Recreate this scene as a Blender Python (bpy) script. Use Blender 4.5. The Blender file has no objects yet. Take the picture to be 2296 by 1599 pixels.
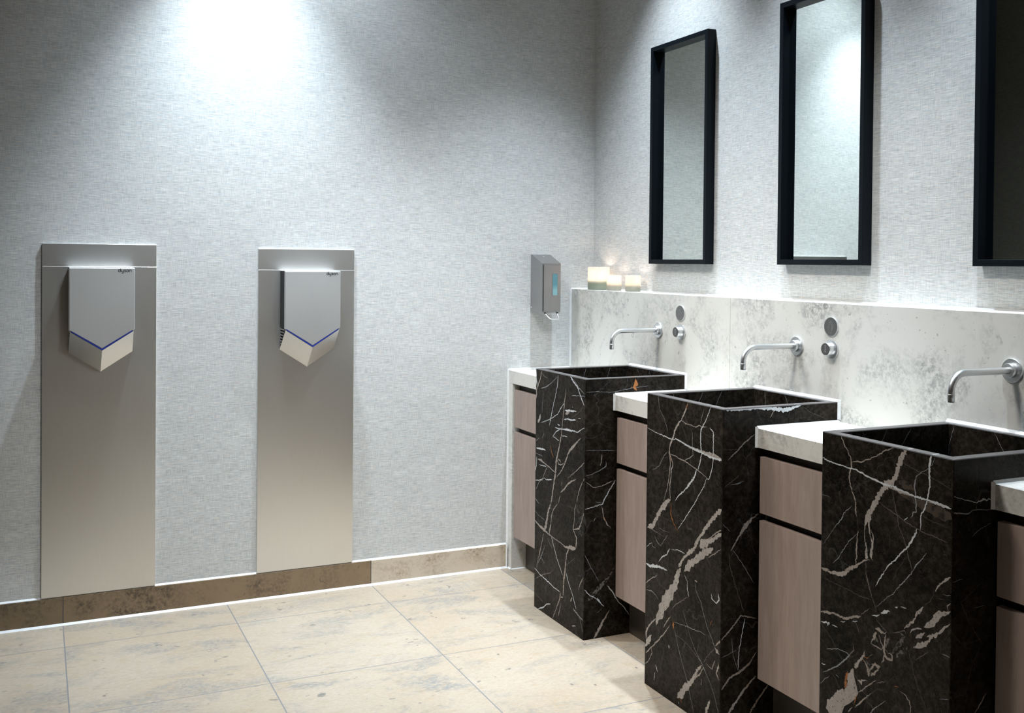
import bpy, bmesh, math, random
from mathutils import Vector, Matrix
C = bpy.context.scene.collection
PI = math.pi

# ------------------------------------------------------------------ dimensions (metres)
PX, SX, CX, FX, KX = -0.5693, -0.1206, -0.4444, -0.4373, -0.3695   # basin front, splashback, counter, door, toe-kick planes
PZ, CZ, CZB, SZ = 0.9776, 0.9145, 0.8554, 1.2882
BAS = [(-0.5381, -0.9568), (-1.3785, -1.7963), (-2.2190, -2.6390)]
TILE, TX, TY = 0.6145, -0.4849, -0.2593

# ------------------------------------------------------------------ node helpers
class NT:
    def __init__(s, name):
        s.m = bpy.data.materials.new(name); s.m.use_nodes = True
        s.t = s.m.node_tree; s.n = s.t.nodes; s.l = s.t.links
        s.b = s.n['Principled BSDF']; s.out = s.n['Material Output']
        s._co = None
    def put(s, sock, v):
        if isinstance(v, bpy.types.NodeSocket): s.l.new(v, sock)
        elif v is not None:
            try: sock.default_value = v
            except Exception: sock.default_value = (v[0], v[1], v[2], 1.0) if hasattr(v, '__len__') else (v, v, v)
    def co(s):
        if s._co is None: s._co = s.n.new('ShaderNodeTexCoord').outputs['Object']
        return s._co
    def scale(s, v, sc):
        q = s.n.new('ShaderNodeVectorMath'); q.operation = 'MULTIPLY'; s.put(q.inputs[0], v); q.inputs[1].default_value = sc; return q.outputs[0]
    def vadd(s, a, b):
        q = s.n.new('ShaderNodeVectorMath'); q.operation = 'ADD'; s.put(q.inputs[0], a); s.put(q.inputs[1], b); return q.outputs[0]
    def sep(s, v):
        q = s.n.new('ShaderNodeSeparateXYZ'); s.put(q.inputs[0], v); return q.outputs
    def comb(s, x, y, z):
        q = s.n.new('ShaderNodeCombineXYZ'); s.put(q.inputs[0], x); s.put(q.inputs[1], y); s.put(q.inputs[2], z); return q.outputs[0]
    def noise(s, v, scale=1.0, detail=2.0, rough=0.5, dist=0.0, col=False):
        q = s.n.new('ShaderNodeTexNoise'); s.put(q.inputs['Vector'], v)
        q.inputs['Scale'].default_value = scale; q.inputs['Detail'].default_value = detail
        q.inputs['Roughness'].default_value = rough; q.inputs['Distortion'].default_value = dist
        return q.outputs['Color' if col else 'Fac']
    def voro(s, v, scale, feature='F1', out='Distance', rnd=1.0):
        q = s.n.new('ShaderNodeTexVoronoi'); q.feature = feature; s.put(q.inputs['Vector'], v)
        q.inputs['Scale'].default_value = scale; q.inputs['Randomness'].default_value = rnd
        return q.outputs[out]
    def math(s, op, a, b=None, c=None):
        q = s.n.new('ShaderNodeMath'); q.operation = op; s.put(q.inputs[0], a)
        if b is not None: s.put(q.inputs[1], b)
        if c is not None: s.put(q.inputs[2], c)
        return q.outputs[0]
    def rng(s, v, a, b, c=0.0, d=1.0):
        q = s.n.new('ShaderNodeMapRange'); s.put(q.inputs[0], v)
        for i, x in enumerate((a, b, c, d)): q.inputs[i + 1].default_value = x
        return q.outputs[0]
    def mix(s, f, a, b, mode='MIX'):
        q = s.n.new('ShaderNodeMix'); q.data_type = 'RGBA'; q.blend_type = mode
        s.put(q.inputs[0], f)
        for i, v in ((6, a), (7, b)):
            if isinstance(v, bpy.types.NodeSocket): s.l.new(v, q.inputs[i])
            else: q.inputs[i].default_value = (v[0], v[1], v[2], 1.0)
        return q.outputs[2]
    def bump(s, h, strength=0.2, dist=0.001):
        q = s.n.new('ShaderNodeBump'); q.inputs['Strength'].default_value = strength; q.inputs['Distance'].default_value = dist
        s.put(q.inputs['Height'], h); s.l.new(q.outputs[0], s.b.inputs['Normal'])
    def fin(s, color=None, rough=None, metal=0.0, spec=None):
        if color is not None: s.put(s.b.inputs['Base Color'], (*color, 1.0) if isinstance(color, tuple) and len(color) == 3 else color)
        if rough is not None: s.put(s.b.inputs['Roughness'], rough)
        s.b.inputs['Metallic'].default_value = metal
        if spec is not None: s.b.inputs['Specular IOR Level'].default_value = spec
        return s.m

def plain(name, col, rough=0.5, metal=0.0, spec=None):
    k = NT(name)
    n = k.noise(k.co(), 60.0, 3.0)
    c = k.mix(k.rng(n, .3, .7), tuple(x * .93 for x in col), tuple(min(1, x * 1.05) for x in col))
    return k.fin(c, rough, metal, spec)

def fabric(name, axis, light, dark, cool, warm):
    k = NT(name); x, y, z = k.sep(k.co()); u = x if axis == 'x' else y
    wob = k.math('MULTIPLY', k.noise(k.comb(u, 0.0, z), 2.5, 2.0), 0.02)
    zz = k.math('ADD', z, wob)
    h1 = k.noise(k.comb(k.math('MULTIPLY', u, 15.0), 0.0, k.math('MULTIPLY', zz, 430.0)), 1.0, 2.0, .65)
    h2 = k.noise(k.comb(k.math('MULTIPLY', u, 45.0), 5.0, k.math('MULTIPLY', zz, 560.0)), 1.0, 1.0, .5)
    v1 = k.noise(k.comb(k.math('MULTIPLY', u, 520.0), 9.0, k.math('MULTIPLY', z, 24.0)), 1.0, 2.0, .6)
    big = k.noise(k.comb(k.math('MULTIPLY', u, 4.0), 3.0, k.math('MULTIPLY', z, 26.0)), 1.0, 3.0, .6)
    f = k.math('ADD', k.math('MULTIPLY', h1, .38), k.math('MULTIPLY', v1, .28))
    f = k.math('ADD', f, k.math('MULTIPLY', h2, .26)); f = k.math('ADD', f, k.math('MULTIPLY', big, .08))
    f = k.rng(f, .34, .60)
    c = k.mix(f, dark, light)
    hue = k.noise(k.comb(k.math('MULTIPLY', u, 26.0), 1.0, k.math('MULTIPLY', zz, 540.0)), 1.0, 1.0)
    c = k.mix(k.math('MULTIPLY', k.rng(hue, .5, .68), .42), c, cool)
    c = k.mix(k.math('MULTIPLY', k.rng(hue, .5, .34), .42), c, warm)
    k.bump(f, .12, .0008)
    return k.fin(c, .8, 0.0, .25)

def steel(name, col, rough, axis='z', var=.08):
    k = NT(name); x, y, z = k.sep(k.co())
    if axis == 'z':
        g = k.noise(k.comb(k.math('MULTIPLY', x, 1500.0), k.math('MULTIPLY', y, 1500.0), k.math('MULTIPLY', z, 9.0)), 1.0, 2.0)
    else:
        g = k.noise(k.comb(k.math('MULTIPLY', x, 6.0), k.math('MULTIPLY', y, 6.0), k.math('MULTIPLY', z, 900.0)), 1.0, 2.0)
    sm = k.noise(k.co(), 3.0, 3.0)
    r = k.math('ADD', k.rng(g, .3, .7, rough - var, rough + var), k.rng(sm, .3, .7, -.015, .015))
    c = k.mix(k.rng(g, .3, .7), tuple(v * .965 for v in col), col)
    return k.fin(c, r, 1.0)

def black_marble():
    k = NT('black_brown_marble'); p = k.co()
    n1 = k.noise(p, 5.0, 6.0, .6, .4); n2 = k.noise(p, 60.0, 6.0, .75)
    c = k.mix(k.rng(n1, .35, .72), (.0050, .0041, .0033), (.0235, .0188, .0145))
    c = k.mix(k.math('MULTIPLY', k.rng(n2, .46, .66), k.rng(n1, .32, .62, .25, .75)), c, (.056, .045, .036))
    sp = k.voro(p, 190.0); spc = k.sep(k.voro(p, 190.0, out='Color'))[0]
    sm = k.math('MULTIPLY', k.rng(sp, .22, .12), k.rng(spc, .80, .95))
    c = k.mix(k.math('MULTIPLY', sm, .7), c, (.15, .155, .14))
    wp = k.vadd(p, k.scale(k.noise(p, 3.5, 4.0, .6, col=True), (.28, .28, .28)))
    e = k.voro(wp, 5.5, 'DISTANCE_TO_EDGE'); br = k.noise(p, 7.0, 3.0)
    cr = k.math('MULTIPLY', k.rng(e, .010, .003), k.rng(br, .5, .62))
    c = k.mix(k.math('MULTIPLY', cr, .16), c, (.26, .26, .27))
    wp2 = k.vadd(p, k.scale(k.noise(p, 9.0, 3.0, .6, col=True), (.14, .14, .14)))
    e2 = k.voro(wp2, 15.0, 'DISTANCE_TO_EDGE')
    cr2 = k.math('MULTIPLY', k.rng(e2, .018, .005), k.rng(k.noise(p, 11.0, 2.0), .56, .66))
    c = k.mix(k.math('MULTIPLY', cr2, .09), c, (.25, .23, .21))
    r = k.rng(n2, .3, .7, .22, .36)
    return k.fin(c, r, 0.0, .05)

def vein(name, col, dark, holes, scale=160.0):
    k = NT(name); n = k.noise(k.co(), scale, 4.0, .65); n2 = k.noise(k.co(), 40.0, 3.0)
    c = k.mix(k.rng(n2, .3, .7), tuple(v * .78 for v in col), col)
    c = k.mix(k.rng(n, holes, holes - .07), c, dark)
    return k.fin(c, .3, 0.0, .12)

def limestone(name, base, patch, spot, warm, amt=1.0):
    k = NT(name); p = k.co()
    n1 = k.noise(p, 4.6, 9.0, .68, .5); n2 = k.noise(p, 70.0, 6.0, .72); n3 = k.noise(k.vadd(p, (4, 7, 2)), 2.1, 4.0)
    c = k.mix(k.rng(n3, .35, .7), base, warm)
    c = k.mix(k.math('MULTIPLY', k.math('MULTIPLY', k.rng(n1, .47, .63), k.rng(n2, .40, .56)), .9 * amt), c, patch)
    c = k.mix(k.math('MULTIPLY', k.math('MULTIPLY', k.rng(n1, .56, .66), k.rng(n2, .55, .64)), .6 * amt), c, spot)
    d = k.voro(k.vadd(p, k.scale(k.noise(p, 50.0, 3.0, col=True), (.030, .030, .030))), 62.0)
    dc = k.sep(k.voro(p, 62.0, out='Color'))[1]
    c = k.mix(k.math('MULTIPLY', k.math('MULTIPLY', k.rng(d, .26, .18), k.rng(dc, .88, .93)), .5 * amt), c, spot)
    wp = k.vadd(p, k.scale(k.noise(p, 12.0, 3.0, col=True), (.16, .16, .16)))
    v = k.voro(wp, 9.0); vc = k.sep(k.voro(wp, 9.0, out='Color'))[0]
    ring = k.math('MULTIPLY', k.rng(k.math('ABSOLUTE', k.math('SUBTRACT', v, .26)), .03, .012), k.rng(vc, .80, .84))
    ring = k.math('MULTIPLY', ring, k.rng(k.noise(p, 24.0, 2.0), .48, .56))
    c = k.mix(k.math('MULTIPLY', ring, .6 * amt), c, spot)
    k.bump(n2, .05, .0005)
    return k.fin(c, k.rng(n1, .3, .7, .38, .50), 0.0, .4)

def floor_mat():
    k = NT('jura_limestone_tiles'); p = k.co(); x, y, z = k.sep(p)
    tx = k.math('DIVIDE', k.math('SUBTRACT', x, TX), TILE); ty = k.math('DIVIDE', k.math('SUBTRACT', y, TY), TILE + .0043)
    ix = k.math('FLOOR', tx); iy = k.math('FLOOR', ty)
    wn = k.n.new('ShaderNodeTexWhiteNoise'); wn.noise_dimensions = '2D'; k.l.new(k.comb(ix, iy, 0.0), wn.inputs['Vector'])
    r0, r1, r2 = k.sep(wn.outputs['Color'])
    q = k.vadd(p, k.scale(wn.outputs['Color'], (17.0, 23.0, 9.0)))
    qs = k.scale(q, (1.0, 1.9, 1.0))
    n1 = k.noise(qs, 3.4, 10.0, .70, .6); n2 = k.noise(qs, 60.0, 7.0, .74); n3 = k.noise(q, 1.8, 4.0, .5, .3)
    c = k.mix(k.rng(n3, .36, .66), (.50, .418, .33), (.46, .362, .262))
    c = k.mix(k.math('MULTIPLY', r0, .30), c, (.40, .33, .25))
    pa = k.math('MULTIPLY', k.rng(n1, .48, .60), k.rng(n2, .38, .56))
    c = k.mix(k.math('MULTIPLY', pa, k.rng(r1, 0.0, 1.0, .55, 1.0)), c, (.25, .245, .235))
    gr = k.noise(k.scale(q, (1.0, 1.7, 1.0)), 75.0, 5.0, .7)
    c = k.mix(k.math('MULTIPLY', k.rng(gr, .50, .68), .45), c, (.32, .27, .215))
    c = k.mix(k.math('MULTIPLY', k.rng(gr, .46, .32), .35), c, (.60, .535, .455))
    ov = k.noise(k.scale(q, (1.0, 2.2, 1.0)), 16.0, 8.0, .76, .6)
    c = k.mix(k.math('MULTIPLY', k.rng(ov, .53, .70), .62), c, (.41, .285, .165))
    wp = k.vadd(qs, k.scale(k.noise(qs, 10.0, 3.0, col=True), (.20, .20, .20)))
    v = k.voro(wp, 5.5); vc = k.sep(k.voro(wp, 5.5, out='Color'))[0]
    ring = k.math('MULTIPLY', k.rng(k.math('ABSOLUTE', k.math('SUBTRACT', v, .22)), .030, .010), k.rng(vc, .70, .73))
    ring = k.math('MULTIPLY', ring, k.rng(k.noise(q, 17.0, 2.0), .50, .56))
    c = k.mix(k.math('MULTIPLY', ring, .85), c, (.16, .155, .14))
    d = k.voro(k.scale(wp, (1.0, 1.0, 1.0)), 17.0); dc = k.sep(k.voro(wp, 17.0, out='Color'))[1]
    c = k.mix(k.math('MULTIPLY', k.math('MULTIPLY', k.rng(d, .20, .13), k.rng(dc, .84, .86)), .8), c, (.13, .125, .12))
    fx = k.math('FRACT', tx); fy = k.math('FRACT', ty)
    gx = k.math('MINIMUM', fx, k.math('SUBTRACT', 1.0, fx)); gy = k.math('MINIMUM', fy, k.math('SUBTRACT', 1.0, fy))
    g = k.math('MAXIMUM', k.rng(gx, .0042, .0028), k.rng(gy, .0042, .0028))
    c = k.mix(g, c, (.23, .225, .225))
    h = k.math('SUBTRACT', k.math('MULTIPLY', n2, .05), k.math('MULTIPLY', g, 1.0))
    k.bump(h, .35, .001)
    return k.fin(c, k.rng(n1, .3, .7, .34, .48), 0.0, .35)

def wood(name, a, b):
    k = NT(name); x, y, z = k.sep(k.co())
    rz = k.math('MULTIPLY', z, 5.0); 
    g = k.noise(k.comb(k.math('MULTIPLY', x, 20.0), k.math('MULTIPLY', y, 38.0), rz), 1.0, 4.0, .6, .6)
    f = k.noise(k.comb(k.math('MULTIPLY', x, 200.0), k.math('MULTIPLY', y, 420.0), k.math('MULTIPLY', z, 16.0)), 1.0, 2.0)
    c = k.mix(k.rng(g, .3, .7), a, b)
    c = k.mix(k.math('MULTIPLY', k.rng(f, .55, .75), .35), c, tuple(v * .62 for v in a))
    k.bump(f, .08, .0004)
    return k.fin(c, .42, 0.0, .35)

def candle_glass(name, z0, h, low, high, wave):
    k = NT(name); p = k.co(); x, y, z = k.sep(p)
    w = k.math('MULTIPLY', k.math('SINE', k.math('MULTIPLY', k.math('ADD', x, y), wave)), .004)
    f = k.rng(k.math('ADD', z, w), z0 + h * .30, z0 + h * .46)
    c = k.mix(f, low, high)
    n = k.noise(p, 90.0, 3.0); c = k.mix(k.math('MULTIPLY', n, .12), c, (1, 1, 1))
    tr = k.n.new('ShaderNodeBsdfTranslucent'); k.l.new(c, tr.inputs[0])
    di = k.n.new('ShaderNodeBsdfDiffuse'); k.l.new(c, di.inputs[0])
    gl = k.n.new('ShaderNodeBsdfGlossy'); gl.inputs['Roughness'].default_value = .25
    m1 = k.n.new('ShaderNodeMixShader'); m1.inputs[0].default_value = .35; k.l.new(tr.outputs[0], m1.inputs[1]); k.l.new(di.outputs[0], m1.inputs[2])
    m2 = k.n.new('ShaderNodeMixShader'); m2.inputs[0].default_value = .06; k.l.new(m1.outputs[0], m2.inputs[1]); k.l.new(gl.outputs[0], m2.inputs[2])
    k.l.new(m2.outputs[0], k.out.inputs['Surface'])
    return k.m

def emit(name, col, s):
    k = NT(name); e = k.n.new('ShaderNodeEmission'); e.inputs[0].default_value = (*col, 1); e.inputs[1].default_value = s
    k.l.new(e.outputs[0], k.out.inputs['Surface']); return k.m

M = {}
_l, _d, _c, _w = (.80, .80, .785), (.30, .305, .31), (.50, .57, .61), (.76, .68, .60)
M['fab_x'] = fabric('grey_woven_wallpaper', 'x', _l, _d, _c, _w)
M['fab_y'] = fabric('grey_woven_wallpaper_side', 'y', _l, _d, _c, _w)
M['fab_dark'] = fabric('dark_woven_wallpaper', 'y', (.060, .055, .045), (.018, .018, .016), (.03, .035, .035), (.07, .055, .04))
M['dark_wall'] = plain('dark_taupe_plaster', (.09, .085, .078), .8)
M['ceil'] = plain('white_ceiling_plaster', (.55, .55, .55), .85)
M['floor'] = floor_mat()
M['stone'] = limestone('pale_grey_limestone', (.76, .75, .72), (.43, .43, .42), (.24, .235, .22), (.71, .69, .64))
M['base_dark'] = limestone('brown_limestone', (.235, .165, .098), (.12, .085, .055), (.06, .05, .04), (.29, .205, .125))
M['base_light'] = limestone('cream_limestone', (.62, .52, .41), (.40, .31, .22), (.22, .16, .11), (.66, .57, .46))
M['base_shade'] = limestone('shadow_toned_limestone', (.20, .145, .088), (.10, .075, .05), (.05, .04, .03), (.25, .18, .11))  # leftmost baseboard piece: the shadow on it is put into the stone colour
M['grout'] = plain('dark_grey_grout', (.10, .10, .105), .8)
M['seal'] = plain('white_sealant', (.86, .87, .88), .35)
M['marble'] = black_marble()
M['rim'] = plain('honed_rim_lit_tone', (.080, .073, .072), .34, 0.0, .4)  # honed edge, paler than the body: light from above put into the colour
M['vein'] = {
    'w': vein('white_calcite_vein', (.62, .64, .67), (.25, .25, .26), .34),
    't': vein('taupe_calcite_vein', (.42, .375, .345), (.05, .043, .038), .41),
    'b': vein('beige_calcite_vein', (.36, .31, .275), (.12, .10, .085), .42),
    'o': vein('orange_iron_vein', (.40, .155, .05), (.14, .06, .03), .42),
    'g': vein('grey_breccia_vein', (.15, .135, .12), (.012, .011, .010), .53, 110.0),
    'v': vein('fine_white_vein', (.30, .31, .325), (.12, .12, .12), .36),
    'c': vein('fine_beige_vein', (.17, .145, .125), (.06, .05, .042), .42),
    'f': vein('hairline_vein', (.105, .10, .098), (.03, .028, .026), .44),
    'p': vein('brown_cloud_vein', (.075, .060, .047), (.020, .017, .014), .47, 60.0)}
M['wood'] = wood('taupe_stained_wood', (.320, .245, .212), (.400, .315, .280))
M['dark_wood'] = plain('dark_brown_carcass', (.035, .028, .022), .55)
M['kick'] = plain('dark_bronze_plinth', (.065, .055, .045), .45)
M['frame'] = plain('blue_black_lacquered_wood', (.0016, .0042, .0078), .42, 0.0, .18)
k = NT('mirror_silvering'); M['mirror'] = k.fin(k.mix(k.noise(k.co(), 2.0), (.80, .85, .81), (.82, .86, .83)), .01, 1.0)
M['panel'] = steel('brushed_steel_sheet', (.88, .865, .835), .36, 'z', .012)
M['dry'] = steel('satin_nickel', (.90, .905, .91), .45, 'z', .012)
M['dry_low'] = steel('brushed_nickel', (.80, .79, .77), .34, 'x', .02)
M['black'] = plain('black_plastic', (.008, .010, .013), .4)
M['blue'] = plain('blue_air_slot_plastic', (.025, .05, .40), .4)
M['ink'] = plain('black_print', (.006, .007, .012), .5)
M['disp'] = steel('brushed_dispenser_steel', (.43, .425, .425), .36, 'z', .012)
M['chrome'] = steel('satin_stainless', (.82, .83, .84), .36, 'x', .04)
M['disc'] = steel('dark_satin_steel', (.30, .29, .285), .40)
M['etch'] = plain('etched_pictogram', (.33, .33, .34), .5)
M['knobface'] = plain('charcoal_knob_face', (.085, .083, .083), .4)
M['white'] = plain('white_print', (.8, .8, .82), .5)
M['wax'] = plain('cream_wax', (.80, .76, .66), .5)
M['flame'] = emit('candle_flame', (1.0, .66, .36), 10.0)
k = NT('cyan_soap_window'); M['soap'] = k.fin(k.mix(k.rng(k.sep(k.co())[2], 1.285, 1.31), (.26, .47, .50), (.11, .29, .34)), .12, 0.0, .5)

# ------------------------------------------------------------------ mesh helpers
def obj(name, bm, mat=None, parent=None, smooth=False, mats=None):
    bmesh.ops.recalc_face_normals(bm, faces=[f for f in bm.faces if f.material_index == 0]) if not mats else None
    me = bpy.data.meshes.new(name); bm.to_mesh(me); bm.free()
    for q in (mats or [mat]): me.materials.append(q)
    if smooth:
        for f in me.polygons: f.use_smooth = True
        me.set_sharp_from_angle(angle=math.radians(35))
    o = bpy.data.objects.new(name, me); C.objects.link(o)
    if parent: o.parent = parent; o.matrix_parent_inverse = parent.matrix_world.inverted() if parent.type == 'EMPTY' else Matrix()
    return o
def thing(name, label, cat, loc=(0, 0, 0), group=None):
    o = bpy.data.objects.new(name, None); C.objects.link(o); o.location = loc; o.empty_display_size = .05
    o['label'] = label; o['category'] = cat
    if group: o['group'] = group
    o.matrix_world = Matrix.Translation(loc)
    return o
def tag(o, label, cat, group=None):
    o['label'] = label; o['category'] = cat
    if group: o['group'] = group
def struct(o): o['kind'] = 'structure'; return o
def box(bm, x0, x1, y0, y1, z0, z1, bev=0.0, seg=2):
    x0, x1 = min(x0, x1), max(x0, x1); y0, y1 = min(y0, y1), max(y0, y1); z0, z1 = min(z0, z1), max(z0, z1)
    v = [bm.verts.new((x, y, z)) for x in (x0, x1) for y in (y0, y1) for z in (z0, z1)]
    F = [bm.faces.new([v[i] for i in q]) for q in ((0, 1, 3, 2), (4, 6, 7, 5), (0, 4, 5, 1), (2, 3, 7, 6), (0, 2, 6, 4), (1, 5, 7, 3))]
    if bev:
        E = list({e for f in F for e in f.edges})
        bmesh.ops.bevel(bm, geom=E, offset=bev, segments=seg, affect='EDGES', profile=.5)
    return bm
def bx(*a, **k): return box(bmesh.new(), *a, **k)
def prism(bm, pts, d):                     # polygon of 3D points extruded by vector d
    a = [bm.verts.new(p) for p in pts]; b = [bm.verts.new(Vector(p) + Vector(d)) for p in pts]
    n = len(pts); bm.faces.new(a); bm.faces.new(b[::-1])
    for i in range(n): bm.faces.new((a[i], b[i], b[(i + 1) % n], a[(i + 1) % n]))
    return bm
def lathe(bm, prof, org, axis, seg=40):    # prof: (radius, distance along axis)
    ax = Vector(axis).normalized(); s = Vector((0, 0, 1)) if abs(ax.z) < .9 else Vector((1, 0, 0))
    e1 = ax.cross(s).normalized(); e2 = ax.cross(e1); org = Vector(org); rings = []
    for r, t in prof:
        if r < 1e-6: rings.append([bm.verts.new(org + ax * t)])
        else: rings.append([bm.verts.new(org + ax * t + (e1 * math.cos(2 * PI * i / seg) + e2 * math.sin(2 * PI * i / seg)) * r) for i in range(seg)])
    for A, B in zip(rings, rings[1:]):
        if len(A) == 1 and len(B) == 1: continue
        for i in range(seg):
            j = (i + 1) % seg
            if len(A) == 1: bm.faces.new((A[0], B[i], B[j]))
            elif len(B) == 1: bm.faces.new((A[i], A[j], B[0]))
            else: bm.faces.new((A[i], A[j], B[j], B[i]))
    return bm
def tube(bm, pts, r, seg=20, cap=True):
    pts = [Vector(p) for p in pts]; rings = []; n = len(pts); pe = None
    for i, p in enumerate(pts):
        t = (pts[min(i + 1, n - 1)] - pts[max(i - 1, 0)]).normalized()
        if pe is None:
            s = Vector((0, 1, 0)) if abs(t.y) < .9 else Vector((0, 0, 1)); e1 = t.cross(s).normalized()
        else: e1 = (pe - t * pe.dot(t)).normalized()
        pe = e1; e2 = t.cross(e1); rr = r[i] if hasattr(r, '__len__') else r
        rings.append([bm.verts.new(p + (e1 * math.cos(2 * PI * k / seg) + e2 * math.sin(2 * PI * k / seg)) * rr) for k in range(seg)])
    for A, B in zip(rings, rings[1:]):
        for k in range(seg): bm.faces.new((A[k], A[(k + 1) % seg], B[(k + 1) % seg], B[k]))
    if cap: bm.faces.new(rings[0]); bm.faces.new(rings[-1][::-1])
    return bm
def strip(bm, P, frame, w, lift=.0004):    # flat ribbon of 2D points P with width w in a frame (origin, u, v, normal)
    o, eu, ev, en = frame; n = len(P); L = []
    for i in range(n):
        a = Vector(P[max(i - 1, 0)]); b = Vector(P[min(i + 1, n - 1)]); t = (b - a)
        if P[0] == P[-1] and i in (0, n - 1): t = Vector(P[1]) - Vector(P[-2])
        t = t.normalized() if t.length else Vector((1, 0)); nn = Vector((-t.y, t.x)) * (w / 2); c = Vector(P[i])
        L.append([bm.verts.new(o + eu * q.x + ev * q.y + en * lift) for q in (c + nn, c - nn)])
    for A, B in zip(L, L[1:]): bm.faces.new((A[0], A[1], B[1], B[0]))
    return bm
def arc(cx, cy, r, a0, a1, n=18, ry=None):
    ry = r if ry is None else ry
    return [(cx + r * math.cos(math.radians(a0 + (a1 - a0) * i / n)), cy + ry * math.sin(math.radians(a0 + (a1 - a0) * i / n))) for i in range(n + 1)]
def fillet(bm, a, b, d1, d2, s=.005):      # thin triangular bead of sealant from a to b, legs along d1 and d2
    a, b, d1, d2 = Vector(a), Vector(b), Vector(d1), Vector(d2)
    return prism(bm, [a, a + d1 * s, a + d2 * s], b - a)

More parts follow.
